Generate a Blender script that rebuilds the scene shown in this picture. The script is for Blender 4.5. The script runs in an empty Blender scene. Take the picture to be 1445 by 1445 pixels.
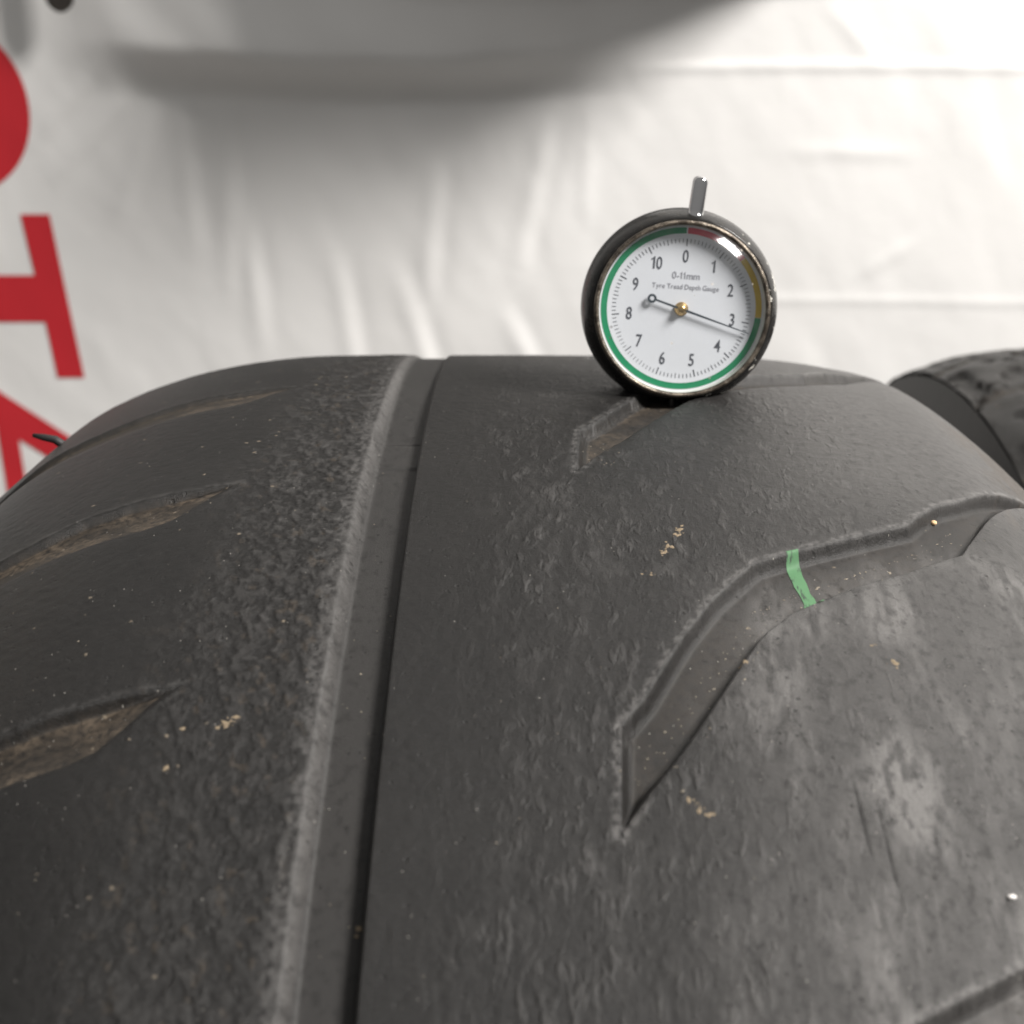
import bpy, bmesh, math
import numpy as np
from mathutils import Matrix, Vector

scene = bpy.context.scene
COL = scene.collection

# ------------------------------------------------------------------ camera
R = 0.300                                   # tyre radius, metres
F_PX, IMG = 2300.0, 1445.0
K, PITCH, YAW = 1.5751237, 0.9789925, -0.0193213   # distance from axle / R, pitch in the wheel's frame, yaw
TILT = PITCH - math.radians(26.5)
def _rot(v):
    c, s = math.cos(TILT), math.sin(TILT)
    return np.array([v[0], v[1]*c - v[2]*s, v[1]*s + v[2]*c])
_fw = np.array([0, math.cos(PITCH), -math.sin(PITCH)]); _rt = np.array([1., 0, 0]); _up = np.array([0, math.sin(PITCH), math.cos(PITCH)])
_fw, _rt = math.cos(YAW)*_fw + math.sin(YAW)*_rt, math.cos(YAW)*_rt - math.sin(YAW)*_fw
FW, RT, UP = _rot(_fw), _rot(_rt), _rot(_up)
CAM = _rot(np.array([0, 0, K]))*R + np.array([0, 0, R])

cam_data = bpy.data.cameras.new('camera')
cam = bpy.data.objects.new('camera', cam_data); COL.objects.link(cam)
cam.matrix_world = Matrix(((RT[0], UP[0], -FW[0], CAM[0]), (RT[1], UP[1], -FW[1], CAM[1]), (RT[2], UP[2], -FW[2], CAM[2]), (0, 0, 0, 1)))
cam_data.sensor_width = 36.0
cam_data.lens = 36.0*F_PX/IMG
cam_data.clip_start = 0.01; cam_data.clip_end = 60
cam_data.dof.use_dof = True
cam_data.dof.focus_distance = 0.255
cam_data.dof.aperture_fstop = 28.0
scene.camera = cam

# ------------------------------------------------------------------ light
world = bpy.data.worlds.new('World'); scene.world = world; world.use_nodes = True
bg = world.node_tree.nodes['Background']
bg.inputs['Strength'].default_value = 1.0
_wn = world.node_tree; _tc = _wn.nodes.new('ShaderNodeTexCoord'); _sx = _wn.nodes.new('ShaderNodeSeparateXYZ'); _cr = _wn.nodes.new('ShaderNodeValToRGB'); _mr = _wn.nodes.new('ShaderNodeMapRange')
_wn.links.new(_tc.outputs['Generated'], _sx.inputs[0]); _wn.links.new(_sx.outputs[2], _mr.inputs[0]); _mr.inputs[1].default_value = -1.0
_wn.links.new(_mr.outputs[0], _cr.inputs[0]); _wn.links.new(_cr.outputs[0], bg.inputs['Color'])
_cr.color_ramp.elements[0].position = .38; _cr.color_ramp.elements[0].color = (.06, .058, .056, 1)     # a room: dark floor side, pale ceiling
_cr.color_ramp.elements[1].position = .82; _cr.color_ramp.elements[1].color = (.36, .354, .345, 1)
_e = _cr.color_ramp.elements.new(.55); _e.color = (.30, .298, .294, 1)

def area_light(name, loc, target, size, watts, color):
    d = bpy.data.lights.new(name, 'AREA'); d.shape = 'RECTANGLE'; d.size, d.size_y = size; d.energy = watts; d.color = color
    o = bpy.data.objects.new(name, d); COL.objects.link(o); o.location = loc
    o.rotation_euler = (Vector(target) - Vector(loc)).to_track_quat('-Z', 'Y').to_euler()
    return o
area_light('ceiling_lamp', (0.84, -0.16, 1.52), (0.05, 0.16, 0.5), (0.36, 0.36), 43, (1.0, 0.97, 0.935))

scene.view_settings.view_transform = 'Standard'; scene.view_settings.look = 'None'
scene.view_settings.exposure = 0.0; scene.view_settings.gamma = 1.0; scene.view_settings.use_curve_mapping = False
scene.render.engine = 'CYCLES'

# ------------------------------------------------------------------ helpers
def link(o, parent=None):
    COL.objects.link(o)
    if parent: o.parent = parent
    return o
def mesh_obj(name, verts, faces, mat=None, parent=None, smooth=True):
    me = bpy.data.meshes.new(name); me.from_pydata([tuple(v) for v in verts], [], faces)
    if smooth: me.polygons.foreach_set('use_smooth', [True]*len(me.polygons))
    me.update()
    if mat: me.materials.append(mat)
    return link(bpy.data.objects.new(name, me), parent)
def bm_obj(name, bm, mat=None, parent=None, smooth=False):
    me = bpy.data.meshes.new(name); bm.to_mesh(me); bm.free()
    if smooth: me.polygons.foreach_set('use_smooth', [True]*len(me.polygons))
    if mat: me.materials.append(mat)
    return link(bpy.data.objects.new(name, me), parent)
def grid_mesh(name, P, mat=None, parent=None, closed_u=False, closed_v=False, attrs=None):
    """P: (nu, nv, 3) array -> quad mesh"""
    nu, nv = P.shape[:2]
    iu = np.arange(nu if closed_u else nu - 1); iv = np.arange(nv if closed_v else nv - 1)
    a, b = np.meshgrid(iu, iv, indexing='ij')
    a2, b2 = (a + 1) % nu, (b + 1) % nv
    quads = np.stack([a*nv + b, a2*nv + b, a2*nv + b2, a*nv + b2], -1).reshape(-1, 4).astype(np.int32)
    me = bpy.data.meshes.new(name)
    me.vertices.add(nu*nv); me.vertices.foreach_set('co', P.reshape(-1).astype(np.float32))
    n = len(quads)
    me.loops.add(n*4); me.loops.foreach_set('vertex_index', quads.reshape(-1))
    me.polygons.add(n); me.polygons.foreach_set('loop_start', np.arange(0, n*4, 4, dtype=np.int32))
    me.update(calc_edges=True)
    me.polygons.foreach_set('use_smooth', np.ones(n, dtype=bool))
    for an, (typ, arr) in (attrs or {}).items():
        at = me.attributes.new(an, typ, 'POINT')
        at.data.foreach_set('vector' if typ == 'FLOAT_VECTOR' else ('color' if typ == 'FLOAT_COLOR' else 'value'), arr.reshape(-1).astype(np.float32))
    if mat: me.materials.append(mat)
    return link(bpy.data.objects.new(name, me), parent)
def empty(name, mat4, label, cat, group=None):
    o = bpy.data.objects.new(name, None); o.empty_display_size = 0.01; COL.objects.link(o); o.matrix_world = mat4
    o['label'] = label; o['category'] = cat
    if group: o['group'] = group
    return o

_rng = np.random.RandomState(7)
_TAB = _rng.rand(256, 256)
def vnoise(u, v, seed=0):
    u = u + seed*37.3; v = v + seed*17.7
    iu = np.floor(u).astype(int); iv = np.floor(v).astype(int)
    fu = u - iu; fv = v - iv
    fu = fu*fu*fu*(fu*(fu*6 - 15) + 10); fv = fv*fv*fv*(fv*(fv*6 - 15) + 10)
    g = lambda a, b: _TAB[a & 255, b & 255]
    return (g(iu, iv)*(1-fu) + g(iu+1, iv)*fu)*(1-fv) + (g(iu, iv+1)*(1-fu) + g(iu+1, iv+1)*fu)*fv
def fbm(u, v, seed=0, o=3):
    s = 0; a = 1; t = 0
    for i in range(o):
        s = s + a*vnoise(u*2**i, v*2**i, seed + i*3); t += a; a *= .5
    return s/t
def sstep(a, b, x):
    t = np.clip((x - a)/(b - a), 0, 1); return t*t*(3 - 2*t)

# node helpers
def new_mat(name):
    m = bpy.data.materials.new(name); m.use_nodes = True
    nt = m.node_tree; nt.nodes.clear()
    out = nt.nodes.new('ShaderNodeOutputMaterial')
    return m, nt, out
class N:
    def __init__(s, nt): s.nt = nt
    def node(s, t, **kw):
        n = s.nt.nodes.new(t)
        for k, v in kw.items():
            if k.startswith('in_'):
                key = k[3:]; key = int(key) if key.isdigit() else key
                if isinstance(v, bpy.types.NodeSocket): s.nt.links.new(v, n.inputs[key])
                else: n.inputs[key].default_value = v
            else: setattr(n, k, v)
        return n
    def math(s, op, a, b=0.0, c=None, clamp=False):
        n = s.nt.nodes.new('ShaderNodeMath'); n.operation = op; n.use_clamp = clamp
        for i, x in enumerate((a, b) if c is None else (a, b, c)):
            if isinstance(x, bpy.types.NodeSocket): s.nt.links.new(x, n.inputs[i])
            else: n.inputs[i].default_value = x
        return n.outputs[0]
    def mix(s, fac, a, b):
        n = s.nt.nodes.new('ShaderNodeMix'); n.data_type = 'RGBA'
        for i, x in ((0, fac), (6, a), (7, b)):
            if isinstance(x, bpy.types.NodeSocket): s.nt.links.new(x, n.inputs[i])
            else: n.inputs[i].default_value = x if i == 0 else (*x, 1)[:4]
        return n.outputs[2]
    def ramp(s, x, a, b):
        n = s.nt.nodes.new('ShaderNodeMapRange'); n.interpolation_type = 'SMOOTHSTEP'
        s.nt.links.new(x, n.inputs[0]); n.inputs[1].default_value = a; n.inputs[2].default_value = b
        return n.outputs[0]
    def noise(s, vec, scale, detail=2.0, rough=.5, dist=0.0):
        n = s.nt.nodes.new('ShaderNodeTexNoise'); s.nt.links.new(vec, n.inputs['Vector'])
        n.inputs['Scale'].default_value = scale; n.inputs['Detail'].default_value = detail; n.inputs['Roughness'].default_value = rough; n.inputs['Distortion'].default_value = dist
        return n.outputs['Fac']
    def vor(s, vec, scale, feature='F1', rnd=1.0):
        n = s.nt.nodes.new('ShaderNodeTexVoronoi'); n.feature = feature; s.nt.links.new(vec, n.inputs['Vector'])
        n.inputs['Scale'].default_value = scale; n.inputs['Randomness'].default_value = rnd
        return n
    def mapping(s, vec, sc=(1, 1, 1), rz=0.0):
        n = s.nt.nodes.new('ShaderNodeMapping'); s.nt.links.new(vec, n.inputs[0]); n.inputs['Scale'].default_value = sc; n.inputs['Rotation'].default_value = (0, 0, rz)
        return n.outputs[0]
def simple_mat(name, color, rough=.5, metal=0.0, var=0.15, scale=300., bump=0.0, spec=.5):
    m, nt, out = new_mat(name); n = N(nt)
    tc = n.node('ShaderNodeTexCoord').outputs['Object']
    nz = n.noise(tc, scale, 4, .6)
    c = n.mix(nz, tuple(x*(1-var) for x in color), tuple(min(1, x*(1+var)) for x in color))
    p = n.node('ShaderNodeBsdfPrincipled', in_Roughness=rough, in_Metallic=metal)
    p.inputs['Specular IOR Level'].default_value = spec
    nt.links.new(c, p.inputs['Base Color'])
    if bump:
        b = n.node('ShaderNodeBump', in_Strength=bump, in_Distance=.0003); nt.links.new(nz, b.inputs['Height']); nt.links.new(b.outputs[0], p.inputs['Normal'])
    nt.links.new(p.outputs[0], out.inputs[0])
    return m

# ------------------------------------------------------------------ materials
def tread_material():
    m, nt, out = new_mat('worn_rubber'); n = N(nt)
    pos = n.node('ShaderNodeAttribute', attribute_name='tread_pos').outputs['Vector']      # millimetres along the tread
    mk = n.node('ShaderNodeAttribute', attribute_name='wear_light').outputs['Color']
    sep = n.node('ShaderNodeSeparateColor'); nt.links.new(mk, sep.inputs[0])
    dust, pale, floor = sep.outputs[0], sep.outputs[1], sep.outputs[2]
    grain = n.node('ShaderNodeAttribute', attribute_name='grain').outputs['Fac']
    grime = n.node('ShaderNodeAttribute', attribute_name='grime').outputs['Fac']
    big = n.noise(pos, .045, 4, .55)
    mid = n.noise(n.mapping(pos, (.9, .35, 1), .12), .5, 4, .6, .4)
    fine = n.noise(pos, 3.2, 4, .7)
    # short torn ripples running round the tyre
    wpos = n.node('ShaderNodeVectorMath', operation='ADD'); nt.links.new(pos, wpos.inputs[0])
    wn = n.node('ShaderNodeTexNoise', in_Scale=.16, in_Detail=2.0); nt.links.new(pos, wn.inputs['Vector'])
    ws_ = n.node('ShaderNodeVectorMath', operation='SCALE', in_Scale=1.3); nt.links.new(wn.outputs['Color'], ws_.inputs[0]); nt.links.new(ws_.outputs[0], wpos.inputs[1])
    rip = n.noise(n.mapping(wpos.outputs[0], (1.0, .34, 1), .14), .66, 2, .5, .15)
    crest = n.math('MULTIPLY', n.ramp(rip, .50, .70), n.ramp(n.noise(pos, .18, 2), .34, .60))
    rip2 = n.noise(n.mapping(wpos.outputs[0], (1.0, .42, 1), .08), 1.0, 3, .55)
    grains = n.ramp(n.noise(pos, 5.5, 3, .75), .36, .66)
    mott = n.ramp(n.noise(n.mapping(pos, (1, .7, 1)), .62, 5, .68), .50, .64)
    base = n.mix(n.ramp(big, .32, .7), (.0048, .0045, .0043), (.0072, .0067, .0063))
    base = n.mix(n.math('MULTIPLY', n.ramp(mid, .45, .75), .55), base, (.011, .0102, .0097))
    base = n.mix(n.math('MULTIPLY', n.ramp(fine, .5, .8), .5), base, (.014, .0131, .0124))
    # pale scuffed rubber, with sheen and a lit groove wall painted in
    pn = n.math('ADD', pale, n.math('MULTIPLY', n.math('MULTIPLY', crest, grain), .16))
    pn = n.math('MULTIPLY', pn, n.math('MULTIPLY_ADD', grains, .55, .70))
    pn = n.math('MULTIPLY', pn, n.math('MULTIPLY_ADD', mott, -.50, 1.0), clamp=True)
    base = n.mix(n.math('MULTIPLY', grains, .32), base, (.017, .016, .0152))
    base = n.mix(pn, base, (.125, .120, .116))
    # small dark pits
    v = n.vor(pos, .55)
    pit = n.math('MULTIPLY', n.ramp(v.outputs['Distance'], .20, .10), n.ramp(n.noise(pos, .3, 2), .44, .58))
    base = n.mix(n.math('MULTIPLY', pit, .7), base, (.010, .0095, .009))
    # brown dust in the grooves and on the shoulder
    dn = n.math('MULTIPLY', dust, n.ramp(n.noise(pos, .8, 5, .65), .25, .7), clamp=True)
    base = n.mix(dn, base, (.080, .062, .045))
    # tan crumbs and white specks caught in the rubber
    gv = n.vor(pos, .42); gc = n.node('ShaderNodeSeparateColor'); nt.links.new(gv.outputs['Color'], gc.inputs[0])
    crumb = n.math('MULTIPLY', n.ramp(n.math('ADD', gv.outputs['Distance'], n.math('MULTIPLY', n.noise(pos, 2.5, 2), .25)), .30, .20), n.math('GREATER_THAN', n.math('ADD', gc.outputs[0], n.math('MULTIPLY', grime, .40)), 1.09))
    base = n.mix(n.math('MULTIPLY', crumb, .8), base, (.14, .115, .085))
    sv = n.vor(n.mapping(pos, (1.25, .75, 1), .5), 1.35); sc = n.node('ShaderNodeSeparateColor'); nt.links.new(sv.outputs['Color'], sc.inputs[0])
    speck = n.math('MULTIPLY', n.ramp(sv.outputs['Distance'], .16, .06), n.math('GREATER_THAN', n.math('ADD', sc.outputs[0], n.math('MULTIPLY', grime, .08)), .982))
    base = n.mix(n.math('MULTIPLY', speck, .85), base, (.34, .32, .29))
    p = n.node('ShaderNodeBsdfPrincipled'); nt.links.new(base, p.inputs['Base Color'])
    rg = n.math('MULTIPLY_ADD', fine, .16, .32)
    rg = n.math('ADD', rg, n.math('MULTIPLY', dn, .25), clamp=True)
    rg = n.math('ADD', rg, n.math('MULTIPLY', floor, .15), clamp=True)
    nt.links.new(rg, p.inputs['Roughness']); p.inputs['Specular IOR Level'].default_value = .23
    h = n.math('MULTIPLY', n.math('SUBTRACT', n.math('ADD', n.math('MULTIPLY', fine, .5), n.math('MULTIPLY', grains, .16)), n.math('MULTIPLY', pit, .5)), n.math('MULTIPLY_ADD', floor, -.55, 1.0))
    h = n.math('ADD', h, n.math('MULTIPLY', n.math('ADD', crumb, speck), .35))
    h = n.math('ADD', h, n.math('MULTIPLY', n.math('MULTIPLY_ADD', rip2, .90, n.math('MULTIPLY', crest, 1.0)), n.math('MULTIPLY', grain, 1.3)))
    b = n.node('ShaderNodeBump', in_Strength=.8, in_Distance=.00020); nt.links.new(h, b.inputs['Height']); nt.links.new(b.outputs[0], p.inputs['Normal'])
    nt.links.new(p.outputs[0], out.inputs[0])
    return m
M = {}
M['tread'] = tread_material()
M['sidewall'] = simple_mat('sidewall_rubber', (.014, .013, .0125), .6, 0, .3, 120, .4)
M['liner'] = simple_mat('liner_rubber', (.025, .024, .024), .7, 0, .2, 60)
def paint_material():
    m, nt, out = new_mat('green_paint'); n = N(nt)
    tc = n.node('ShaderNodeTexCoord').outputs['Object']
    a = n.noise(tc, 500, 4, .6); b = n.noise(n.mapping(tc, (1, .25, .25)), 1500, 4, .7)
    c = n.mix(a, (.042, .122, .050), (.066, .165, .074)); c = n.mix(n.ramp(b, .52, .64), c, (.020, .035, .022))
    p = n.node('ShaderNodeBsdfPrincipled', in_Roughness=.7); nt.links.new(c, p.inputs['Base Color'])
    bu = n.node('ShaderNodeBump', in_Strength=.5, in_Distance=.0001); nt.links.new(b, bu.inputs['Height']); nt.links.new(bu.outputs[0], p.inputs['Normal'])
    nt.links.new(p.outputs[0], out.inputs[0]); return m
M['green_paint'] = paint_material()
M['concrete'] = simple_mat('concrete', (.30, .29, .275), .85, 0, .25, 20, .5)

# ------------------------------------------------------------------ ground
fl = mesh_obj('floor', [(-3, -3, 0), (3, -3, 0), (3, 3, 0), (-3, 3, 0)], [(0, 1, 2, 3)], M['concrete']); fl['kind'] = 'structure'

# ------------------------------------------------------------------ tyre tread
PX = np.array([-132, -126, -114, -102, -90, -78, -66, -54, -36, -18, 0, 18, 36, 48, 60, 72, 84, 96, 104, 110.])
PD = np.array([49, 40.8, 30.08, 19.55, 9.94, 4.88, 1.93, .45, 0, 0, 0, .05, .23, 1.11, 2.58, 5.53, 13.62, 25.04, 32.6, 40.5])
def herm(X):
    m = np.gradient(PD, PX); i = np.clip(np.searchsorted(PX, X) - 1, 0, len(PX) - 2)
    h = PX[i+1] - PX[i]; t = (X - PX[i])/h
    return (2*t**3-3*t**2+1)*PD[i] + (t**3-2*t**2+t)*h*m[i] + (-2*t**3+3*t**2)*PD[i+1] + (t**3-t**2)*h*m[i+1]

# groove outlines on the unrolled tread, (across, along) in millimetres
R_GROOVE = [(9.1, -78.1), (9.4, -68), (9.8, -60.0), (13.0, -55.1), (18.8, -42.7), (23.6, -34.2), (30.3, -25.1), (36.6, -21.7), (43.8, -17.8), (55.2, -11.3), (57.4, -8.0), (61.2, -3.3), (65.8, .3), (73, 8), (81.7, 18.2), (93, 31), (104, 44),
            (104, 40), (92, 27), (80.7, 13.7), (70.5, -2.9), (62.3, -18.2), (52.5, -25.5), (44.8, -30.0), (38.9, -34.1), (34.1, -37.6), (29.8, -42.5), (26.5, -48.3), (21.1, -58.2), (17.3, -64.8), (13.0, -71.3)]
L_GROOVE = [(-47.9, -.2), (-56.3, -2.0), (-64.8, -4.6), (-72, -7.5), (-77.7, -11.0), (-84, -14.5), (-95, -20), (-112, -28),
            (-112, -32), (-93, -28), (-81.0, -22.6), (-74, -19.2), (-67.6, -16.6), (-60.6, -14.4), (-56.7, -12.0), (-52.6, -6.6)]
def poly_sd(poly, X, S):
    """signed distance, positive inside; also distance to the first half (upper edge)"""
    P = np.array(poly); Q = np.roll(P, -1, 0)
    d = np.full(X.shape, 1e9); inside = np.zeros(X.shape, bool)
    for (x0, y0), (x1, y1) in zip(P, Q):
        ex, ey = x1-x0, y1-y0; wx, wy = X-x0, S-y0
        t = np.clip((wx*ex + wy*ey)/(ex*ex + ey*ey + 1e-9), 0, 1)
        d = np.minimum(d, (wx-ex*t)**2 + (wy-ey*t)**2)
        if y1 != y0:
            c = (y0 > S) != (y1 > S); inside ^= c & (X < (x1-x0)*(S-y0)/(y1-y0) + x0)
    d = np.sqrt(d); return np.where(inside, d, -d)
def line_d(pts, X, S):
    d = np.full(X.shape, 1e9)
    for (x0, y0), (x1, y1) in zip(pts[:-1], pts[1:]):
        ex, ey = x1-x0, y1-y0; wx, wy = X-x0, S-y0
        t = np.clip((wx*ex + wy*ey)/(ex*ex + ey*ey), 0, 1)
        d = np.minimum(d, (wx-ex*t)**2 + (wy-ey*t)**2)
    return np.sqrt(d)
CIRC = 2*math.pi*300
R_PITCH, L_PITCH = CIRC/23, CIRC/36
G0, G1, G_DEPTH = -29.2, -20.4, 2.4
def tread_height(X, S, detail=True):
    """relief in millimetres and colour masks on the unrolled tread"""
    H = np.zeros(X.shape); dust = np.zeros(X.shape); pale = np.zeros(X.shape); floor = np.zeros(X.shape); grain = np.zeros(X.shape)
    jit = (fbm(X*.55, S*.55, 3) - .5)
    # --- torn scaly band left of the groove, fine ridges and painted sheen on the right
    q = fbm(X*.02 + 3, S*.02, 11, 3)
    if detail:
        wv = (fbm(X*.12, S*.10, 21, 2) - .5)*5
        band = sstep(-55, -36, X + wv*1.5 - .07*S)*(1 - sstep(-31.5, -29.5, X))
        a = fbm((X + .35*S)*.85 + wv*.1, (S - .3*X)*.50, 5, 4)
        b2 = fbm((X - .2*S)*1.9, S*1.3, 8, 2)
        scal = sstep(.36, .62, a)*.7 + .5*b2
        H += band*.24*(scal - .5)*(.6 + .4*sstep(-80, 0, S)); grain = np.maximum(grain, .22*band)
        zone = sstep(-17, -2, X + wv)*(1 - .8*sstep(38, 62, X)*sstep(-30, 0, S))*(.55 + .45*sstep(.35, .65, q))
        xr = X + .10*S + 1.1*np.sin(S*.19 + .07*X) + 2.2*(fbm(X*.15, S*.12, 31, 2) - .5)
        r1 = fbm(xr*.60, S*.20, 6, 3); r2 = fbm(xr*1.3, S*.42, 9, 3)
        H += zone*(.06*(r1 - .5) + .07*(r2 - .5)); grain = np.maximum(grain, zone)
        H += .05*(fbm(X*.9, S*.8, 14, 3) - .5)*2
        pale += band*(.17*sstep(.5, .72, a) + .15*sstep(.55, .8, b2))*(.45 + .55*sstep(-80, 10, S)) + zone*.08*sstep(.50, .72, r1*.6 + r2*.4) + .04*sstep(-12, 14, X) + .11*sstep(14, 50, X) + .22*sstep(30, 55, X)*sstep(-20, 10, S)  # closing terms pale the right side, painting its sheen into the colour
    # --- long groove round the tyre: worn sloping left wall, steep right wall
    e0 = jit*.5
    d = sstep(G0 - .1 + e0, G0 + 2.1, X)*(1 - sstep(G1 - .40, G1 + .05, X))
    wearbar = sstep(9.0, 10.2, S)*(1 - sstep(19.6, 20.5, S))
    inside = sstep(G0 + 1.5, G0 + 2.2, X)*(1 - sstep(G1 - 1.0, G1 - .5, X))
    fd = G_DEPTH*(1 - .68*sstep(15, 95, S)) - wearbar*.35
    H = H*(1 - inside) - d*fd
    H -= inside*.35*np.exp(-((S - 20.9)/.45)**2)
    floor = np.maximum(floor, inside); pale = pale*(1 - inside) + .13*inside  # groove floor paled in place of its smooth reflection
    lip = np.exp(-((X - G0 + .9 - e0)/1.3)**2)
    if detail: H += lip*.10*(fbm(X*1.6, S*1.3, 41, 2) - .45)
    pale += .34*lip*sstep(.25, .7, fbm(X*1.5, S*1.1, 43, 3)) + .42*np.exp(-((X - G0 - .8)/1.0)**2)*(.75 + .5*fbm(X*.5, S*.25, 45, 3))  # worn lip, then the lit left wall painted as a pale band
    # --- slanted grooves
    def groove(poly, x0, s0, depth, wall, seed, up_pts, dirt, wedge=False):
        nonlocal H, dust, pale, floor
        m = (X > min(p[0] for p in poly) + x0 - 6) & (X < max(p[0] for p in poly) + x0 + 6) & (S > min(p[1] for p in poly) + s0 - 6) & (S < max(p[1] for p in poly) + s0 + 6)
        if not m.any(): return
        x, s = X[m] - x0, S[m] - s0
        j = (fbm(x*1.6, s*1.6, seed, 3) - .5)*.28*sstep(.45, .0, np.abs(poly_sd(poly, x, s)))
        sd = poly_sd(poly, x, s)
        ud = line_d(up_pts, x, s)
        near_up = np.exp(-(ud/2.2)**2)
        sdj = sd + j*(.35 + near_up)
        wl = .45 + (wall - .45)*np.exp(-(ud/5.0)**2)
        t = 1 - np.exp(-(np.maximum(sdj, 0)/(wl*.5))**1.7)
        fl_ = sstep(.8, 1.1, sdj/wl)
        h = H[m]
        h = h*(1 - fl_*.9) - t*depth
        edge = np.exp(-((sdj + .45)/.55)**2)*np.exp(-(ud/3.0)**2)
        if wedge:
            ld = line_d(poly[len(up_pts) + 1:] + [poly[0]], x, s)
            t = np.minimum(sstep(0, 1, (sdj + .05)/1.4), np.clip(ld/5.5, 0, 1)**.8)*(sd > -.05); h = H[m]*(1 - fl_*.7) - t*depth
        h += edge*.05*(fbm(x*1.9, s*1.9, seed + 4, 2) - .3)
        # rounded-off lip on the lower side
        h -= .10*np.exp(-(np.minimum(sd, 0)/.8)**2)*(1 - near_up)*sstep(.8, 0, sd)
        H[m] = h
        pale[m] = pale[m]*(1 - .75*t) + (.20 if wedge else .50)*edge*sstep(.25, .7, fbm(x*1.4, s*1.4, seed + 6, 3))
        floor[m] = np.maximum(floor[m], fl_)
        if not wedge: pale[m] += .05*fl_
        dust[m] = np.maximum(dust[m], dirt*fl_*(.35 + .65*sstep(.3, .6, fbm(x*.12, s*.15, seed + 9, 3))) + .3*dirt*t*near_up)
    for i in range(-3, 21):
        groove(R_GROOVE, -3.8 if i == 1 else 0, i*R_PITCH, 2.2, 1.8, 50 + i, R_GROOVE[:15], .50 if i == 1 else .12)
    for i in range(-4, 33):
        groove(L_GROOVE, 3.0 if i == 1 else -.4*i, i*L_PITCH, 1.7 if i < 0 else (1.3 if i == 0 else .9), 1.3, 90 + i, L_GROOVE[:7], 1.0, True)
    # --- where dust clings
    H += .35*(fbm(X*.035, S*.03, 15, 2) - .5)
    sh = sstep(-58, -88, X)
    dust = np.maximum(dust, .14*sh*sstep(.4, .65, q))
    dust = np.maximum(dust, .55*sstep(70, 80, X)*(1 - sstep(86, 95, X))*sstep(.35, .6, fbm(X*.2, S*.05, 77, 3)))
    grime = .15 + .5*sstep(-24, -45, X)*(1 - .4*sstep(-70, -90, X)) + .6*floor*sstep(-10, 5, X)
    # scuffed pale patch in front of the main groove
    st_ = fbm((X - .05*S)*.75, S*.16, 62, 4); cl_ = fbm((X - .06*S)*.11, S*.05, 61, 4)
    pale += (.17 + .45*sstep(.36, .74, cl_)*sstep(.22, .70, st_))*sstep(14, 30, X)*sstep(-26, -44, S - .28*X)
    pale += 1.0*np.exp(-(((X - 41 + .05*S)/4)**2 + ((S + 70)/9)**2))*sstep(.3, .65, fbm(X*.9, S*.3, 66, 4))
    grain = grain*(1 - .55*sstep(16, 32, X)*sstep(-24, -42, S - .28*X))
    if detail: dust = np.maximum(dust, .35*band*sstep(.68, .78, fbm(X*.75 + .2*S, S*.5, 71, 3)))
    # two long scratches
    for sx, s0, s1, w in ((38.6, -82, -68, .22), (41.0, -86, -72, .18)):
        l = np.exp(-((X - sx + (S - s0)*.05)/w)**2)*sstep(s0, s0 + 3, S)*(1 - sstep(s1 - 3, s1, S)); H -= .14*l; pale -= .3*l
    return H, np.clip(dust, 0, 1), np.clip(pale, 0, 1), np.clip(floor, 0, 1), grime, np.clip(grain*(1 - floor), 0, 1)

def surf(X, S, H, dk=1.0):
    """unrolled tread -> tyre frame (metres, axle at the origin)"""
    i = 1e-2
    slope = dk*(herm(X + i) - herm(X - i))/(2*i); nl = np.sqrt(1 + slope**2)
    x = X + H*slope/nl; r = 300 - dk*herm(X) + H/nl; ph = S/300.
    return np.stack([x, r*np.sin(ph), r*np.cos(ph)], -1)*.001

TYRE_MAT = Matrix.Translation((0, 0, R))
tyre = empty('tyre', TYRE_MAT, 'worn black wide tyre with a long groove, carrying the round dial gauge', 'tyre')
Xs = np.concatenate([np.linspace(-130, -100, 60)[:-1], np.linspace(-100, 90, 930), np.linspace(90, 109, 50)[1:]])
# rows: dense where the camera can see, coarse round the back
s_vis = [-118.0]
while s_vis[-1] < 122:
    s = s_vis[-1]; s_vis.append(s + (.22 + .10*max(0, (s + 118)/268)))
s_rest = np.linspace(s_vis[-1], -118 + CIRC, 170)[1:-1]
def full_band(xs, ss, name, mat, parent, closed=True, detail=True, dk=1.0, lumps=0.0):
    X, S = np.meshgrid(xs, ss, indexing='ij')
    H, dust, pale, floor, grime, grain = tread_height(X, S, detail)
    if lumps: H = H + lumps*((fbm(X*.10, S*.07, 301, 3) - .5)*2.4 - 2.6*sstep(.56, .64, fbm(X*.16, S*.09, 305, 3)))
    if lumps: pale = pale*.3; dust = dust*.35
    P = surf(X, S, H, dk)
    wear_light = np.stack([dust, pale, floor, np.ones_like(dust)], -1)
    tp = np.stack([X, S, np.zeros_like(X)], -1)
    return grid_mesh(name, P, mat, parent, closed_v=closed, attrs={'tread_pos': ('FLOAT_VECTOR', tp), 'wear_light': ('FLOAT_COLOR', wear_light), 'grime': ('FLOAT', grime), 'grain': ('FLOAT', grain)})
tread = full_band(Xs, np.concatenate([s_vis, s_rest]), 'tread', M['tread'], tyre)

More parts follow.
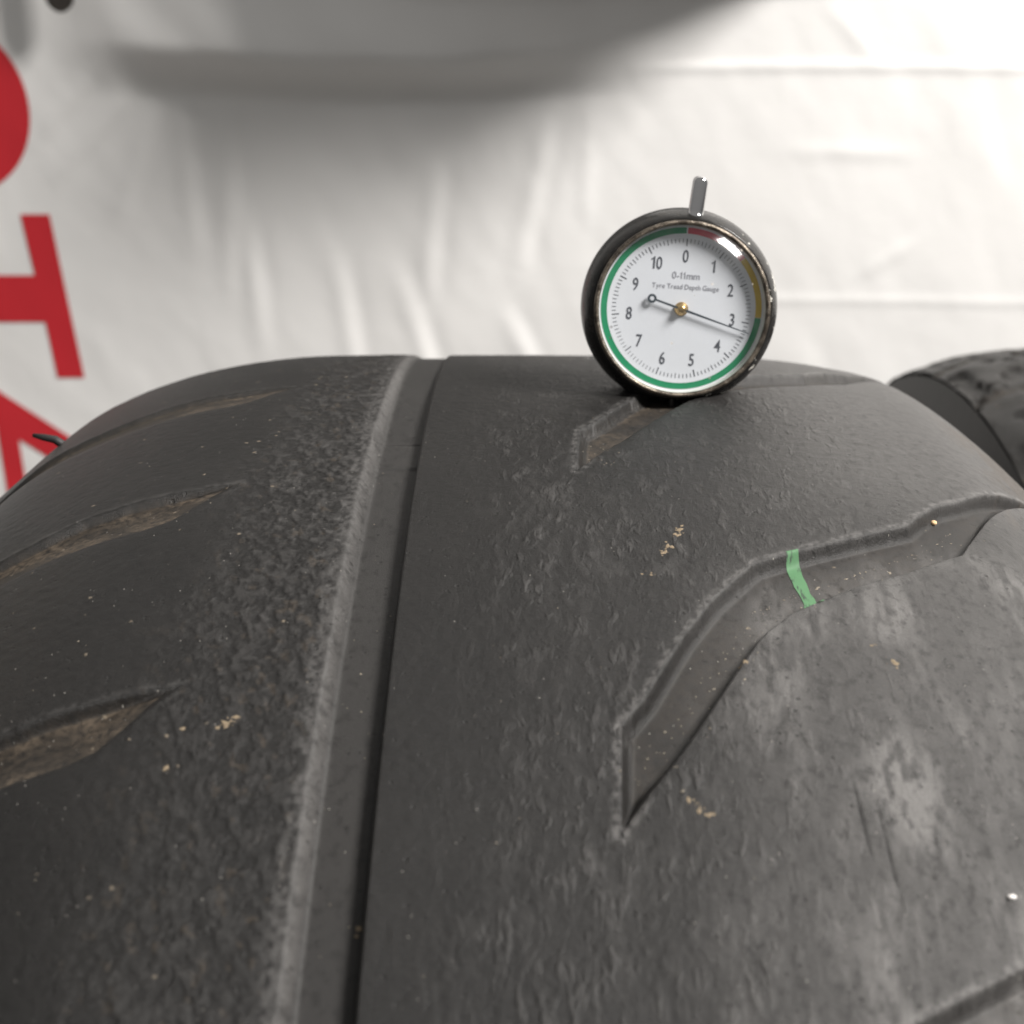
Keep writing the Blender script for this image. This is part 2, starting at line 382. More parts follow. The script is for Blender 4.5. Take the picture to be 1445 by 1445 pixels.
def revolve(name, prof, mat, parent, n=180, closed_prof=False):
    a = np.linspace(0, 2*math.pi, n, endpoint=False)
    pr = np.array(prof)*.001
    P = np.stack([np.broadcast_to(pr[:, 0:1], (len(pr), n)), pr[:, 1:2]*np.sin(a), pr[:, 1:2]*np.cos(a)], -1)
    return grid_mesh(name, P, mat, parent, closed_u=closed_prof, closed_v=True)
def sidewall_prof(x0, r0, sgn):
    return [(x0, r0), (x0 + sgn*1.6, r0 - 8), (x0 + sgn*2.2, r0 - 18), (x0 + sgn*1, r0 - 30), (x0 - sgn*6, 216), (x0 - sgn*12, 210), (x0 - sgn*18, 210), (x0 - sgn*20, 216)]
lw = sidewall_prof(-130, 300 - float(herm(np.array([-130.]))[0]) - .3, -1); rw = sidewall_prof(109, 300 - float(herm(np.array([109.]))[0]) - .3, 1)
revolve('sidewall', lw, M['sidewall'], tyre); revolve('sidewall', rw, M['sidewall'], tyre)
revolve('inner_liner', [lw[-1], (-122, 245), (-112, 262), (-90, 276), (-50, 285), (40, 285), (80, 274), (94, 258), (98, 245), rw[-1]], M['liner'], tyre)

# green paint stripe across the groove
def patch_on_tread(name, left, right, n, m, lift, mat, parent, wob=.12):
    L = np.array(left); Rr = np.array(right)
    t = np.linspace(0, 1, n)
    li = np.stack([np.interp(t, np.linspace(0, 1, len(L)), L[:, i]) for i in (0, 1)], -1); ri = np.stack([np.interp(t, np.linspace(0, 1, len(Rr)), Rr[:, i]) for i in (0, 1)], -1)
    li[:, 0] += wob*(vnoise(t*9, t*0 + 3) - .5)*2; ri[:, 0] += wob*(vnoise(t*8, t*0 + 7) - .5)*2
    u = np.linspace(0, 1, m)
    G = li[:, None]*(1 - u[None, :, None]) + ri[:, None]*u[None, :, None]
    X, S = G[..., 0], G[..., 1]
    H = tread_height(X, S)[0]
    return grid_mesh(name, surf(X, S, H + lift), mat, parent)
pm = patch_on_tread('paint_stripe', [(35.4, -21.9), (35.9, -27), (36.9, -31), (37.0, -34.9)], [(37.4, -21.2), (38.0, -26.5), (38.4, -30), (39.2, -34.2)], 90, 16, .07, M['green_paint'], tyre)
pm['label'] = 'light green paint stripe across the slanted groove'

# black rubber whisker on the left shoulder
def tube(name, pts, rad, mat, parent=None, n=8):
    V = []; Fc = []
    pts = [Vector(p) for p in pts]
    for i, p in enumerate(pts):
        t = (pts[min(i+1, len(pts)-1)] - pts[max(i-1, 0)]).normalized()
        a = t.orthogonal().normalized(); b = t.cross(a)
        r = rad[i] if isinstance(rad, (list, tuple)) else rad
        for k in range(n): V.append(p + (a*math.cos(2*math.pi*k/n) + b*math.sin(2*math.pi*k/n))*r)
    for i in range(len(pts) - 1):
        for k in range(n): Fc.append((i*n+k, i*n+(k+1) % n, (i+1)*n+(k+1) % n, (i+1)*n+k))
    Fc.append(tuple(range(n-1, -1, -1))); Fc.append(tuple(range((len(pts)-1)*n, len(pts)*n)))
    return mesh_obj(name, V, Fc, mat, parent)

# ---- where a photo pixel meets the tread (the depth comes from the tyre's own surface)
def pixel_on_tread(px, py):
    d = FW + RT*(px - 722.5)/F_PX - UP*(py - 722.5)/F_PX
    s = np.linspace(.12, .5, 6000); P = CAM + s[:, None]*d - np.array([0, 0, R])
    r = np.hypot(P[:, 1], P[:, 2])*1000; X = P[:, 0]*1000
    hit = np.nonzero(r < 300 - herm(np.clip(X, -131, 109)))[0]
    i = hit[0]; return X[i], math.atan2(P[i, 1], P[i, 2])*300
def on_tread(X, S, lift=0.0):
    X, S = np.array([float(X)]), np.array([float(S)])
    return Vector(surf(X, S, tread_height(X, S)[0] + lift)[0])
wx, ws = -92.0, 52.0
b0 = on_tread(wx, ws)
tube('rubber_whisker', [b0 + Vector((.0010, -.0005, -.0006)), b0 + Vector((-.0012, -.0002, .0009)), b0 + Vector((-.0035, .0002, .0012)), b0 + Vector((-.0055, .0003, .0016))], [.0009, .0008, .0007, .0004], M['sidewall'], tyre)

# ---- grit lying in the slanted groove and mud flecks on the tread
M['grit'] = simple_mat('grit', (.18, .155, .12), .8, 0, .4, 900)
M['mud'] = simple_mat('dried_mud', (.16, .122, .078), .85, 0, .35, 900, .4)
def crumbs(name, items, mat, parent, seed):
    rng = np.random.RandomState(seed); V = []; Fc = []
    base = [(1, 0, 0), (-1, 0, 0), (0, 1, 0), (0, -1, 0), (0, 0, 1), (0, 0, -1)]
    tri = [(0, 2, 4), (2, 1, 4), (1, 3, 4), (3, 0, 4), (2, 0, 5), (1, 2, 5), (3, 1, 5), (0, 3, 5)]
    for X, S, sz, flat in items:
        c = on_tread(X, S, sz*flat*.3); n = c.normalized(); n.x = 0
        t1 = Vector((1, 0, 0)); t2 = n.cross(t1)
        a = rng.rand()*6.28; ca, sa = math.cos(a), math.sin(a)
        k = len(V)
        for bx, by, bz in base:
            q = sz*(.65 + .7*rng.rand())*.001; e = 1 + .9*rng.rand()
            V.append(c + (t1*(ca*bx*e - sa*by) + t2*(sa*bx*e + ca*by))*q + n*(bz*q*flat))
        Fc += [(k+i, k+j, k+l) for i, j, l in tri]
    o = mesh_obj(name, V, Fc, mat, parent, smooth=False); o['kind'] = 'stuff'; return o
rg = np.random.RandomState(3); items = []
cl = [(12, -68), (16, -60), (21, -51), (27, -41), (33, -32), (41, -27), (50, -21), (59, -14), (66, -5)]
for _ in range(120):
    i = rg.rand()*(len(cl) - 1.01); a, b = cl[int(i)], cl[int(i)+1]; t = i - int(i)
    off = rg.randn()*2.6 + (1.8 if rg.rand() < .4 else 0)
    items.append((a[0]*(1-t) + b[0]*t + off*.75, a[1]*(1-t) + b[1]*t - abs(off)*.55, .07 + .13*rg.rand()**3, .6))
for _ in range(40): items.append((6.5 + 6*rg.rand(), 6 + 14*rg.rand(), .06 + .10*rg.rand()**2, .6))
for _ in range(26): items.append((-27 + 6*rg.rand(), -100 + 140*rg.rand(), .05 + .11*rg.rand()**3, .6))
for _ in range(60): items.append((-70 + 110*rg.rand(), -100 + 150*rg.rand(), .05 + .08*rg.rand()**3, .5))
crumbs('grit', items, M['grit'], tyre, 4)
items = []
for (px, py, n, sp, ang) in ((958, 748, 16, 1.2, 1.2), (941, 773, 18, 1.3, 1.0), (1262, 937, 10, .9, -.5), (985, 1137, 9, .8, -.6), (1003, 1148, 7, .5, 0), (915, 810, 6, .7, 0), (1232, 912, 6, .6, 0), (1048, 935, 5, .4, 0), (254, 1028, 5, .3, 0), (322, 1017, 12, .9, .8), (238, 1085, 4, .4, 0), (660-335, 1020, 8, .6, .5), (503, 1298, 3, .3, 1.5)):
    X, S = pixel_on_tread(px, py)
    for _ in range(n):
        u, v = rg.randn()*sp*.75, rg.randn()*sp*.33; ca, sa = math.cos(ang), math.sin(ang)
        items.append((X + u*ca - v*sa, S + (u*sa + v*ca)*1.3, .07 + .36*rg.rand()**3, .14))
crumbs('mud_flecks', items, M['mud'], tyre, 9)
def stone(name, px, py, sz, col, label):
    X, S = pixel_on_tread(px, py); c = on_tread(X, S, sz*.55)
    bm = bmesh.new(); bmesh.ops.create_icosphere(bm, subdivisions=2, radius=sz*.001)
    r = np.random.RandomState(int(px))
    ph = r.rand(3)*6
    for v in bm.verts: v.co = Vector((v.co.x*1.15, v.co.y*.9, v.co.z*.7))*(1 + .16*math.sin(v.co.x*3500 + ph[0]) + .12*math.sin(v.co.y*4200 + ph[1]))
    o = bm_obj(name, bm, simple_mat(name + '_stone', col, .75, 0, .3, 1500, .3)); o.location = c + Vector((0, 0, R))
    o['label'] = label; o['category'] = 'pebble'
stone('pebble', 1322, 724, .50, (.55, .37, .20), 'tiny tan pebble lodged at the far end of the slanted groove')
stone('pebble', 1428, 1267, .42, (.72, .69, .66), 'tiny white pebble alone on the scuffed grey rubber')

# ------------------------------------------------------------------ second tyre
t2 = empty('tyre', Matrix.Translation((.207, .14, .2754)) @ Matrix.Rotation(1.9, 4, 'X') @ Matrix.Scale(.918, 4), 'black tyre with torn rubber, no gauge on it, standing against the banner', 'tyre')
full_band(np.linspace(-100, 109, 180), np.linspace(0, CIRC, 801)[:-1], 'tread', M['tread'], t2, dk=.5, lumps=.6)
lw2 = sidewall_prof(-100, 300 - .5*float(herm(np.array([-100.]))[0]) - 1.0, -1); rw2 = sidewall_prof(109, 300 - .5*float(herm(np.array([109.]))[0]) - 1.0, 1)
revolve('sidewall', lw2, M['sidewall'], t2); revolve('sidewall', rw2, M['sidewall'], t2)
revolve('inner_liner', [lw2[-1], (-94, 245), (-88, 258), (-76, 274), (-50, 285), (40, 285), (80, 274), (94, 258), (98, 245), rw2[-1]], M['liner'], t2)

# ------------------------------------------------------------------ banner
BY = 0.44
def ridge(x, z, x0, z0, x1, z1, w, taper=True):
    ex, ez = x1-x0, z1-z0; L2 = ex*ex + ez*ez
    t = ((x-x0)*ex + (z-z0)*ez)/L2; tc = np.clip(t, 0, 1)
    d2 = (x-x0-ex*tc)**2 + (z-z0-ez*tc)**2
    return np.exp(-d2/(w*w))*(np.sin(np.pi*np.clip(tc, .02, .98))**.5 if taper else 1)
def banner_off(x, z):
    """how far the cloth stands out of its plane towards the tyre, metres"""
    o = .004*(fbm(x*5 + 9, z*3, 101, 2) - .5) + .0016*(fbm(x*14, z*7, 103, 3) - .5)
    o = o + .0006*(fbm(x*60 + z*20, z*30, 108, 2) - .5)
    # sagging pocket of cloth above the crease
    crease = .5690 + .002*np.sin(x*28) - .010*sstep(-.03, .05, x)*0
    px = sstep(-.205, -.120, x)*(1 - sstep(-.03, .055, x))
    pz = sstep(-.006, .020, z - crease)
    o = o + .020*px*pz*(1 - .45*sstep(.015, .05, z - crease))
    shade_hump = sstep(-.085, -.01, x)*(1 - sstep(.075, .140, x))*sstep(.602, .675, z)*(1 - sstep(.80, 1.0, z))  # unseen swell of cloth, added above to throw shade down the banner
    o = o + .098*shade_hump
    o = o + .0014*px*pz*np.sin((x + (z - .57)*.9)*120 + 3*vnoise(x*20, z*20))*sstep(0, .03, z - crease)
    # radiating pulls at the pocket's left end and folds hanging below it
    for a in ((-.172, .566, -.205, .532), (-.185, .575, -.212, .548), (-.160, .560, -.182, .515), (-.150, .566, -.150, .500), (-.130, .560, -.137, .480), (-.128, .52, -.124, .455), (-.090, .50, -.082, .43), (-.062, .49, -.045, .42), (-.045, .54, -.052, .475), (.002, .56, -.012, .49), (-.018, .475, .004, .425)):
        o = o + .0007*ridge(x, z, *a, .0045)
        o = o - .0004*ridge(x, z, a[0] + .007, a[1], a[2] + .007, a[3], .004)
    # fold lines pressed into the cloth
    for z0, xa, xb, h in ((.5758, .045, .26, .0005), (.4765, .075, .30, .0003), (.300, -.5, .5, .001)):
        o = o + h*np.exp(-((z - z0 - .0012*np.sin(x*17))/.0022)**2)*sstep(xa - .02, xa + .02, x)*(1 - .0*xb)
    for a in ((.10, .543, .155, .541), (.115, .60, .135, .578), (.160, .505, .135, .488), (.018, .560, .018, .505)):
        o = o + .0004*ridge(x, z, *a, .0035)
    return o
def cloth_material():
    m, nt, out = new_mat('banner_vinyl'); n = N(nt)
    tc = n.node('ShaderNodeTexCoord').outputs['Object']
    a = n.noise(tc, 9, 4, .6); w = n.noise(tc, 55, 3, .6)
    c = n.mix(a, (.80, .785, .765), (.84, .83, .815))
    c = n.mix(n.math('MULTIPLY', n.ramp(n.noise(n.mapping(tc, (1, 1, .4)), 6, 5, .65), .58, .85), .35), c, (.64, .61, .57))
    p = n.node('ShaderNodeBsdfPrincipled', in_Roughness=.55); nt.links.new(c, p.inputs['Base Color']); p.inputs['Specular IOR Level'].default_value = .3
    b = n.node('ShaderNodeBump', in_Strength=.12, in_Distance=.002); nt.links.new(w, b.inputs['Height']); nt.links.new(b.outputs[0], p.inputs['Normal'])
    nt.links.new(p.outputs[0], out.inputs[0])
    return m
M['cloth'] = cloth_material()
M['red'] = simple_mat('red_print', (.56, .020, .030), .5, 0, .08, 30)
ban = empty('banner', Matrix.Translation((0, BY, 0)), 'white cloth banner with large red letters hanging behind the tyres', 'banner')
bx = np.concatenate([np.linspace(-.9, -.27, 60)[:-1], np.linspace(-.27, .27, 330), np.linspace(.27, .9, 60)[1:]])
bz = np.concatenate([np.linspace(.01, .36, 60)[:-1], np.linspace(.36, .65, 210), np.linspace(.65, 1.25, 80)[1:]])
BXg, BZg = np.meshgrid(bx, bz, indexing='ij')
grid_mesh('cloth', np.stack([BXg, -banner_off(BXg, BZg), BZg], -1), M['cloth'], ban)
def letter(polys, holes=()):
    """flat print: outline in the banner's plane (x, z), cut fine and laid on the cloth"""
    bm = bmesh.new()
    for pl in polys:
        bm.faces.new([bm.verts.new((p[0], 0, p[1])) for p in pl])
    if holes:
        bm.clear()
        outer, inner = polys[0], holes[0]
        vo = [bm.verts.new((p[0], 0, p[1])) for p in outer]; vi = [bm.verts.new((p[0], 0, p[1])) for p in inner]
        n = len(vo)
        for i in range(n): bm.faces.new((vo[i], vo[(i+1) % n], vi[(i+1) % n], vi[i]))
    xs = [v.co.x for v in bm.verts]; zs = [v.co.z for v in bm.verts]
    for ax, lo, hi in ((0, min(xs), max(xs)), (2, min(zs), max(zs))):
        c = lo + .003
        while c < hi:
            no = Vector((1, 0, 0)) if ax == 0 else Vector((0, 0, 1)); co = no*c
            bmesh.ops.bisect_plane(bm, geom=bm.verts[:] + bm.edges[:] + bm.faces[:], plane_co=co, plane_no=no); c += .003
    A = np.array([v.co for v in bm.verts]); off = banner_off(A[:, 0], A[:, 2])
    for v, o in zip(bm.verts, off): v.co.y = -o - .0004
    bmesh.ops.recalc_face_normals(bm, faces=bm.faces)
    return bm_obj('letter', bm, M['red'], ban, smooth=True)
tt = np.linspace(0, 2*math.pi, 64, endpoint=False)
letter([[(-.2490 + .0365*np.sign(math.cos(a))*abs(math.cos(a))**.92, .562 + .0372*math.sin(a)) for a in tt]], [[(-.2475 + .0210*math.cos(a), .562 + .0200*math.sin(a)) for a in tt]])
_tl = lambda P: [[(x - (z - .479)*.074, z) for x, z in P]]
letter(_tl([(-.2075, .5165), (-.2075, .4418), (-.2195, .4418), (-.2195, .468), (-.278, .468), (-.278, .4895), (-.2195, .4895), (-.2200, .5165)]))
letter([[(-.2075, .4072), (-.2075, .3910), (-.278, .3380), (-.278, .3575), (-.2475, .3785), (-.2475, .4200), (-.278, .4415), (-.278, .4610)]])
# the A's counter: cut by laying the legs and bar separately
lo = [o for o in ban.children if o.name.startswith('letter')][-1]
bpy.data.objects.remove(lo)
letter([[(-.2075, .4072), (-.2075, .3910), (-.2215, .3991), (-.2385, .4118), (-.2385, .4118), (-.278, .4415), (-.278, .4610)][:4] + [(-.2478, .4190), (-.278, .4415), (-.278, .4610)],
        [(-.2075, .3910), (-.278, .3380), (-.278, .3575), (-.2478, .3795), (-.2385, .3864), (-.2215, .3991)],
        [(-.2385, .4118), (-.2385, .3864), (-.2478, .3795), (-.2478, .4190)]])

# dark strap end hanging in front of the banner
M['strap'] = simple_mat('strap_webbing', (.025, .020, .016), .8, 0, .3, 600, .4)
sv = []; 
prof = [(.604, .0055), (.6075, .0062), (.6045, .0056), (.6018, .0040), (.6002, .0018)]
prof = [(.72, .0065), (.64, .0065), (.612, .0064), (.608, .0058), (.6050, .0045), (.6033, .0028), (.6024, .0010)]
bmv = []; fcs = []
for i, (z, w) in enumerate(prof):
    for s, yy in ((-1, 0), (1, 0), (1, .0016), (-1, .0016)): bmv.append((-.1895 + s*w, BY - .016 + yy, z))
    if i:
        k = (i-1)*4
        for j in range(4): fcs.append((k+j, k+(j+1) % 4, k+4+(j+1) % 4, k+4+j))
fcs += [(3, 2, 1, 0), tuple(range(len(bmv)-4, len(bmv)))]
st = mesh_obj('strap', bmv, fcs, M['strap'], smooth=False); st['label'] = 'dark strap end hanging beside the red O of the banner'; st['category'] = 'strap'

# ------------------------------------------------------------------ dial gauge
def worn_paint(name, paint, metal, thr, rough=.22, scale=260):
    m, nt, out = new_mat(name); n = N(nt)
    tc = n.node('ShaderNodeTexCoord').outputs['Object']
    sx = n.node('ShaderNodeSeparateXYZ'); nt.links.new(tc, sx.inputs[0])
    bias = n.math('SUBTRACT', n.math('MULTIPLY', sx.outputs[0], 6.0), n.math('MULTIPLY', n.ramp(sx.outputs[2], .004, .012), .05))   # knocked most along one edge and the foot
    chip = n.ramp(n.math('ADD', n.noise(tc, scale, 4, .6), n.math('ADD', n.math('MULTIPLY', n.noise(tc, scale*5, 3), .12), bias)), thr, thr + .03)
    dirt = n.ramp(n.noise(tc, 420, 5, .7), .5, .75)
    c = n.mix(n.math('MULTIPLY', dirt, .12), paint, (.10, .075, .05)); c = n.mix(chip, c, metal)
    p = n.node('ShaderNodeBsdfPrincipled'); nt.links.new(c, p.inputs['Base Color']); p.inputs['Specular IOR Level'].default_value = .25
    nt.links.new(n.math('MULTIPLY_ADD', dirt, .2, rough), p.inputs['Roughness'])
    b = n.node('ShaderNodeBump', in_Strength=.3, in_Distance=.0002); nt.links.new(n.math('SUBTRACT', n.noise(tc, 900, 4), chip), b.inputs['Height']); nt.links.new(b.outputs[0], p.inputs['Normal'])
    nt.links.new(p.outputs[0], out.inputs[0]); return m
M['body'] = worn_paint('black_enamel', (.012, .0115, .011), (.55, .53, .48), .70)
def bezel_mat():
    m, nt, out = new_mat('tarnished_brass'); n = N(nt)
    tc = n.node('ShaderNodeTexCoord').outputs['Object']
    a = n.ramp(n.noise(tc, 500, 5, .7), .35, .7); b_ = n.ramp(n.noise(tc, 1800, 3, .7), .62, .75)
    c = n.mix(a, (.055, .045, .036), (.23, .195, .155)); c = n.mix(b_, c, (.55, .52, .47))
    p = n.node('ShaderNodeBsdfPrincipled', in_Metallic=.75, in_Roughness=.42); nt.links.new(c, p.inputs['Base Color'])
    bu = n.node('ShaderNodeBump', in_Strength=.5, in_Distance=.0002); nt.links.new(a, bu.inputs['Height']); nt.links.new(bu.outputs[0], p.inputs['Normal'])
    nt.links.new(p.outputs[0], out.inputs[0]); return m
M['bezel'] = bezel_mat()
M['chrome'] = simple_mat('chrome', (.50, .495, .50), .06, 1.0, .06, 500)
M['dial'] = simple_mat('dial_white', (.60, .61, .645), .6, 0, .03, 400)
M['ink'] = simple_mat('dial_ink', (.075, .08, .095), .6, 0, .1)
M['grey_ink'] = simple_mat('dial_grey_ink', (.26, .26, .29), .6, 0, .1)
M['ring_green'] = simple_mat('ring_green', (.010, .19, .085), .5, 0, .15, 500)
M['ring_red'] = simple_mat('ring_red', (.50, .055, .085), .5, 0, .15, 500)
M['ring_yellow'] = simple_mat('ring_yellow', (.50, .345, .045), .5, 0, .15, 500)
M['cup'] = simple_mat('cup_grey', (.55, .545, .52), .45, 0, .2, 500)
M['needle'] = simple_mat('needle_steel', (.07, .085, .10), .35, .5, .1)
M['brass'] = simple_mat('brass', (.55, .38, .18), .3, 1.0, .25, 900)
M['steel'] = simple_mat('dark_steel', (.05, .048, .046), .35, .8, .2)
def glass_mat():
    m, nt, out = new_mat('clear_crystal'); n = N(nt)
    tc = n.node('ShaderNodeTexCoord').outputs['Object']
    tr = n.node('ShaderNodeBsdfTransparent', in_Color=(.97, .98, .98, 1)); gl = n.node('ShaderNodeBsdfGlossy', in_Roughness=.11)
    du = n.node('ShaderNodeBsdfDiffuse', in_Color=(.62, .58, .52, 1))
    m1 = n.node('ShaderNodeMixShader', in_0=.045); nt.links.new(tr.outputs[0], m1.inputs[1]); nt.links.new(gl.outputs[0], m1.inputs[2])
    v = n.vor(n.mapping(tc, (1, 1, 1.07), .7), 420); sc = n.node('ShaderNodeSeparateColor'); nt.links.new(v.outputs['Color'], sc.inputs[0])
    dust = n.math('MULTIPLY', n.math('MULTIPLY', n.ramp(v.outputs['Distance'], .16, .08), n.math('GREATER_THAN', sc.outputs[0], .84)), .5)
    dust = n.math('ADD', dust, n.math('MULTIPLY', n.ramp(n.noise(tc, 130, 5, .7), .45, .8), .04), clamp=True)
    m2 = n.node('ShaderNodeMixShader'); nt.links.new(dust, m2.inputs[0]); nt.links.new(m1.outputs[0], m2.inputs[1]); nt.links.new(du.outputs[0], m2.inputs[2])
    nt.links.new(m2.outputs[0], out.inputs[0]); return m
M['glass'] = glass_mat()

GX, GS = 23.6, 47.5
gp = on_tread(GX, GS) + Vector((0, 0, R))
G_LEAN, G_ROLL, G_YAW = math.radians(-15.0), math.radians(4.5), math.radians(1.5)
gm = Matrix.Translation(gp + Vector((0, 0, .0012))) @ Matrix.Rotation(G_YAW, 4, 'Z') @ Matrix.Rotation(G_LEAN, 4, 'X') @ Matrix.Rotation(G_ROLL, 4, 'Y')
ga = empty('tread_depth_gauge', gm, 'round black dial tread depth gauge with chrome pin standing on the tyre', 'gauge')
CZ = 16.3                                      # dial centre above the foot, mm
YF = -5.5                                      # the front plane, so that the body's depth is centred on the origin
def lathe_y(name, prof, mat, parent, n=128, flat=None, smooth=True):
    a = np.linspace(0, 2*math.pi, n, endpoint=False)
    pr = np.array(prof, float)
    x = pr[:, 0:1]*np.sin(a); z = pr[:, 0:1]*np.cos(a)
    if flat is not None: z = np.maximum(z, flat)
    P = np.stack([x, np.broadcast_to(pr[:, 1:2] + YF, x.shape), z + CZ], -1)*.001
    return grid_mesh(name, P, mat, parent, closed_v=True)
lathe_y('case', [(15.7, .3), (15.95, -.25), (16.3, .15), (16.9, 1.0), (17.5, 2.4), (17.85, 4.2), (17.95, 6.0), (17.8, 8.0), (17.2, 9.6), (16, 10.7), (13.5, 11.2), (8, 11.4), (.01, 11.4)], M['body'], ga, flat=-CZ)
lathe_y('bezel', [(15.85, .1), (15.9, -.5), (15.75, -.95), (15.45, -1.1), (15.15, -1.0), (15.0, -.7), (14.95, .2)], M['bezel'], ga)
lathe_y('dial_cup', [(14.97, -.55), (14.9, .2), (14.85, 1.0), (14.8, 1.28)], M['cup'], ga)
dial = lathe_y('dial', [(14.85, 1.25), (10, 1.25), (5, 1.25), (.01, 1.25)], M['dial'], ga)
def dial_pt(rad, ang, y): return ((rad*math.sin(ang))*.001, (y + YF)*.001, (CZ + rad*math.cos(ang))*.001)
def arc(name, r0, r1, a0, a1, y, mat, parent, n):
    V = []; Fc = []
    for i in range(n + 1):
        a = math.radians(a0 + (a1 - a0)*i/n); V += [dial_pt(r0, a, y), dial_pt(r1, a, y)]
        if i: k = 2*i; Fc.append((k-2, k-1, k+1, k))
    return mesh_obj(name, V, Fc, mat, parent, smooth=False)
arc('green_zone', 13.45, 14.55, 93, 359, 1.20, M['ring_green'], dial, 90)
arc('red_zone', 13.45, 14.55, 0, 47, 1.20, M['ring_red'], dial, 20)
arc('yellow_zone', 13.45, 14.55, 47.3, 92.7, 1.20, M['ring_yellow'], dial, 20)
V = []; Fc = []
for i in range(110):
    a = 2*math.pi*i/110; big = i % 10 == 0; r0 = 11.25 if big else (11.6 if i % 5 == 0 else 11.8); w = .085 if big else .05
    ca, sa = math.cos(a), math.sin(a); k = len(V)
    for rr, ss in ((r0, -w), (r0, w), (12.55, w), (12.55, -w)):
        V.append(((rr*sa + ss*ca)*.001, (1.20 + YF)*.001, (CZ + rr*ca - ss*sa)*.001))
    Fc.append((k, k+1, k+2, k+3))
tk = mesh_obj('scale_ticks', V, Fc, M['ink'], dial, smooth=False); tk['kind'] = 'stuff'
def glyph_run(s, size, xs, off):
    """vertices and faces of a line of digits and letters; the digit one gets a flag"""
    V = []; Fc = []; pen = 0.0
    for ch in s:
        if ch == ' ': pen += size*.27*xs; continue
        k = len(V)
        if ch == '1':
            small = size < 2
            w, h = (size*.06 if small else size*.075*xs + off*.8), size*.70
            a = size*(.10 if small else .17)*xs
            pts = [(pen + a, 0), (pen + a + 1.6*w, 0), (pen + a + 1.6*w, h), (pen + a + .5*w, h), (pen + a, h*.90), (pen, h*.80), (pen, h*.69), (pen + a, h*.77)]
            V += pts; Fc.append(tuple(range(k, k + 8))); pen += size*(.36 if small else .42)*xs; continue
        cu = bpy.data.curves.new('t', 'FONT'); cu.body = ch; cu.size = size; cu.resolution_u = 4; cu.offset = off
        tmp = bpy.data.objects.new('tmp', cu); COL.objects.link(tmp); bpy.context.view_layer.update()
        me0 = bpy.data.meshes.new_from_object(tmp.evaluated_get(bpy.context.evaluated_depsgraph_get()))
        vs = [v.co.copy() for v in me0.vertices]; fs = [tuple(p.vertices) for p in me0.polygons]
        bpy.data.objects.remove(tmp); bpy.data.meshes.remove(me0); bpy.data.curves.remove(cu)
        x0 = min(v.x for v in vs); x1 = max(v.x for v in vs)
        V += [(pen + (v.x - x0)*xs, v.y) for v in vs]; Fc += [tuple(i + k for i in f) for f in fs]; pen += (x1 - x0)*xs + size*(.16 if ch == '1' else .085)*max(xs, .8)
    return V, Fc
def text(name, s, size, cx, cz, mat, parent, xs=1.0, off=.03):
    V, Fc = glyph_run(s, size, xs, off)
    x0 = (min(v[0] for v in V) + max(v[0] for v in V))/2; y0 = (min(v[1] for v in V) + max(v[1] for v in V))/2
    return mesh_obj(name, [((cx + v[0] - x0)*.001, (1.19 + YF)*.001, (CZ + cz + v[1] - y0)*.001) for v in V], Fc, mat, parent, smooth=False)
for i in range(11):
    a = 2*math.pi*i/11; text('numeral', str(i), 3.15, 9.45*math.sin(a), 9.45*math.cos(a), M['ink'], dial, .72)
text('unit_lettering', '0-11mm', 1.75, .35, 6.0, M['grey_ink'], dial, .95, .008)
text('name_lettering', 'Tyre Tread Depth Gauge', 1.25, .45, 3.85, M['grey_ink'], dial, .90, .006)
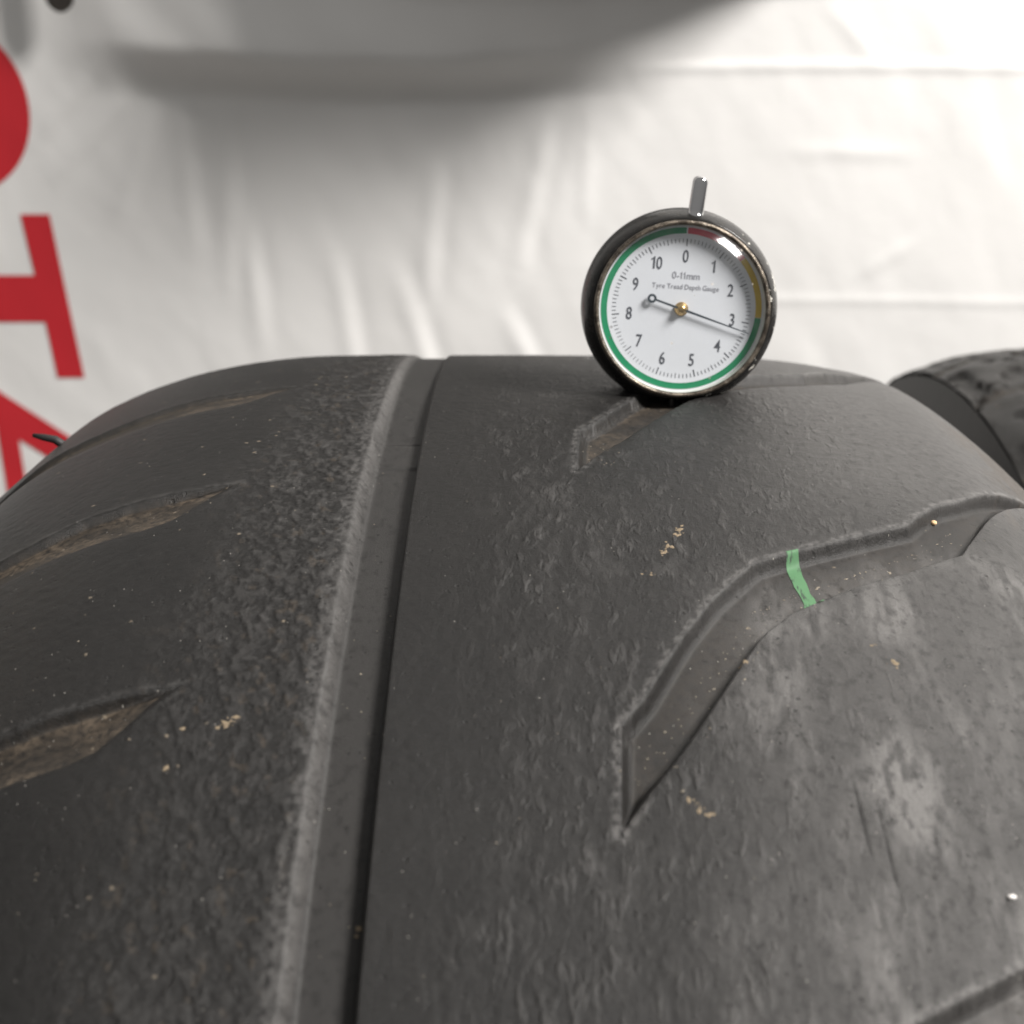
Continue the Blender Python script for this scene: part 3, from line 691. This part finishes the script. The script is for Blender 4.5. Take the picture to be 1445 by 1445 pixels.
# needle with its ring-shaped tail, and the hub
na = math.radians(106.0); u = np.array([math.sin(na), math.cos(na)]); w_ = np.array([u[1], -u[0]])
def slab(name, outline, y0, y1, mat, parent):
    n = len(outline)
    V = [(p[0]*.001, (y0 + YF)*.001, (CZ + p[1])*.001) for p in outline] + [(p[0]*.001, (y1 + YF)*.001, (CZ + p[1])*.001) for p in outline]
    return mesh_obj(name, V, [tuple(range(n)), tuple(range(2*n-1, n-1, -1))] + [(i, (i+1) % n, n+(i+1) % n, n+i) for i in range(n)], mat, parent, smooth=False)
ol = [tuple(u*r + w_*h) for r, h in ((-5.1, .17), (-2, .2), (0, .24), (6, .16), (13.0, .07), (13.0, -.07), (6, -.16), (0, -.24), (-2, -.2), (-5.1, -.17))]
needle = slab('needle', ol, .55, .70, M['needle'], ga)
c0 = u*-5.7; V = []; Fc = []
for i in range(28):
    a = 2*math.pi*i/28
    for rr, yy in ((.40, .52), (.82, .52), (.82, .72), (.40, .72)): V.append(((c0[0] + rr*math.sin(a))*.001, (yy + YF)*.001, (CZ + c0[1] + rr*math.cos(a))*.001))
    k = i*4; j = ((i+1) % 28)*4
    for q in range(4): Fc.append((k+q, k+(q+1) % 4, j+(q+1) % 4, j+q))
mesh_obj('needle_tail', V, Fc, M['needle'], needle, smooth=False)
lathe_y('hub', [(1.25, 1.22), (1.25, .95), (.95, .8), (.72, .2), (.60, -.05), (.25, -.12), (.01, -.13)], M['brass'], ga, n=28)
def lathe_dome(name, r, y_edge, sag, mat, parent):
    pr = [(r*(1 - (i/26)**1.6) + .01, 0) for i in range(27)]                      # flat-topped crystal with a rolled edge
    pr = [(a, y_edge - sag*(1 - (a/(r + .01))**5)) for a, _ in pr]
    return lathe_y(name, pr, mat, parent, n=96)
lathe_dome('crystal', 14.98, -.75, 2.6, M['glass'], ga)
# chrome pin on top, probe below
def lathe_axis(name, prof, ang, y, mat, parent, n=28):
    """turned about a radial axis through the dial's centre at the given angle"""
    d = Vector((math.sin(ang), 0, math.cos(ang))); e = Vector((math.cos(ang), 0, -math.sin(ang))); f = Vector((0, 1, 0)); c = Vector((0, y + YF, CZ))
    P = np.array([[(c + d*h + (e*math.cos(2*math.pi*k/n) + f*math.sin(2*math.pi*k/n))*r)*.001 for k in range(n)] for r, h in prof])
    return grid_mesh(name, P, mat, parent, closed_v=True)
lathe_axis('plunger_pin', [(1.62, 15.6), (1.62, 16.9), (1.42, 17.1), (1.40, 17.6), (1.40, 22.7), (1.28, 23.2), (.95, 23.55), (.5, 23.7), (.01, 23.7)], math.radians(4.0), 2.2, M['chrome'], ga)
lathe_axis('probe', [(.75, 15.5), (.75, 18.6), (.5, 19.4), (.01, 19.5)], math.pi, 2.6, M['steel'], ga, n=16)
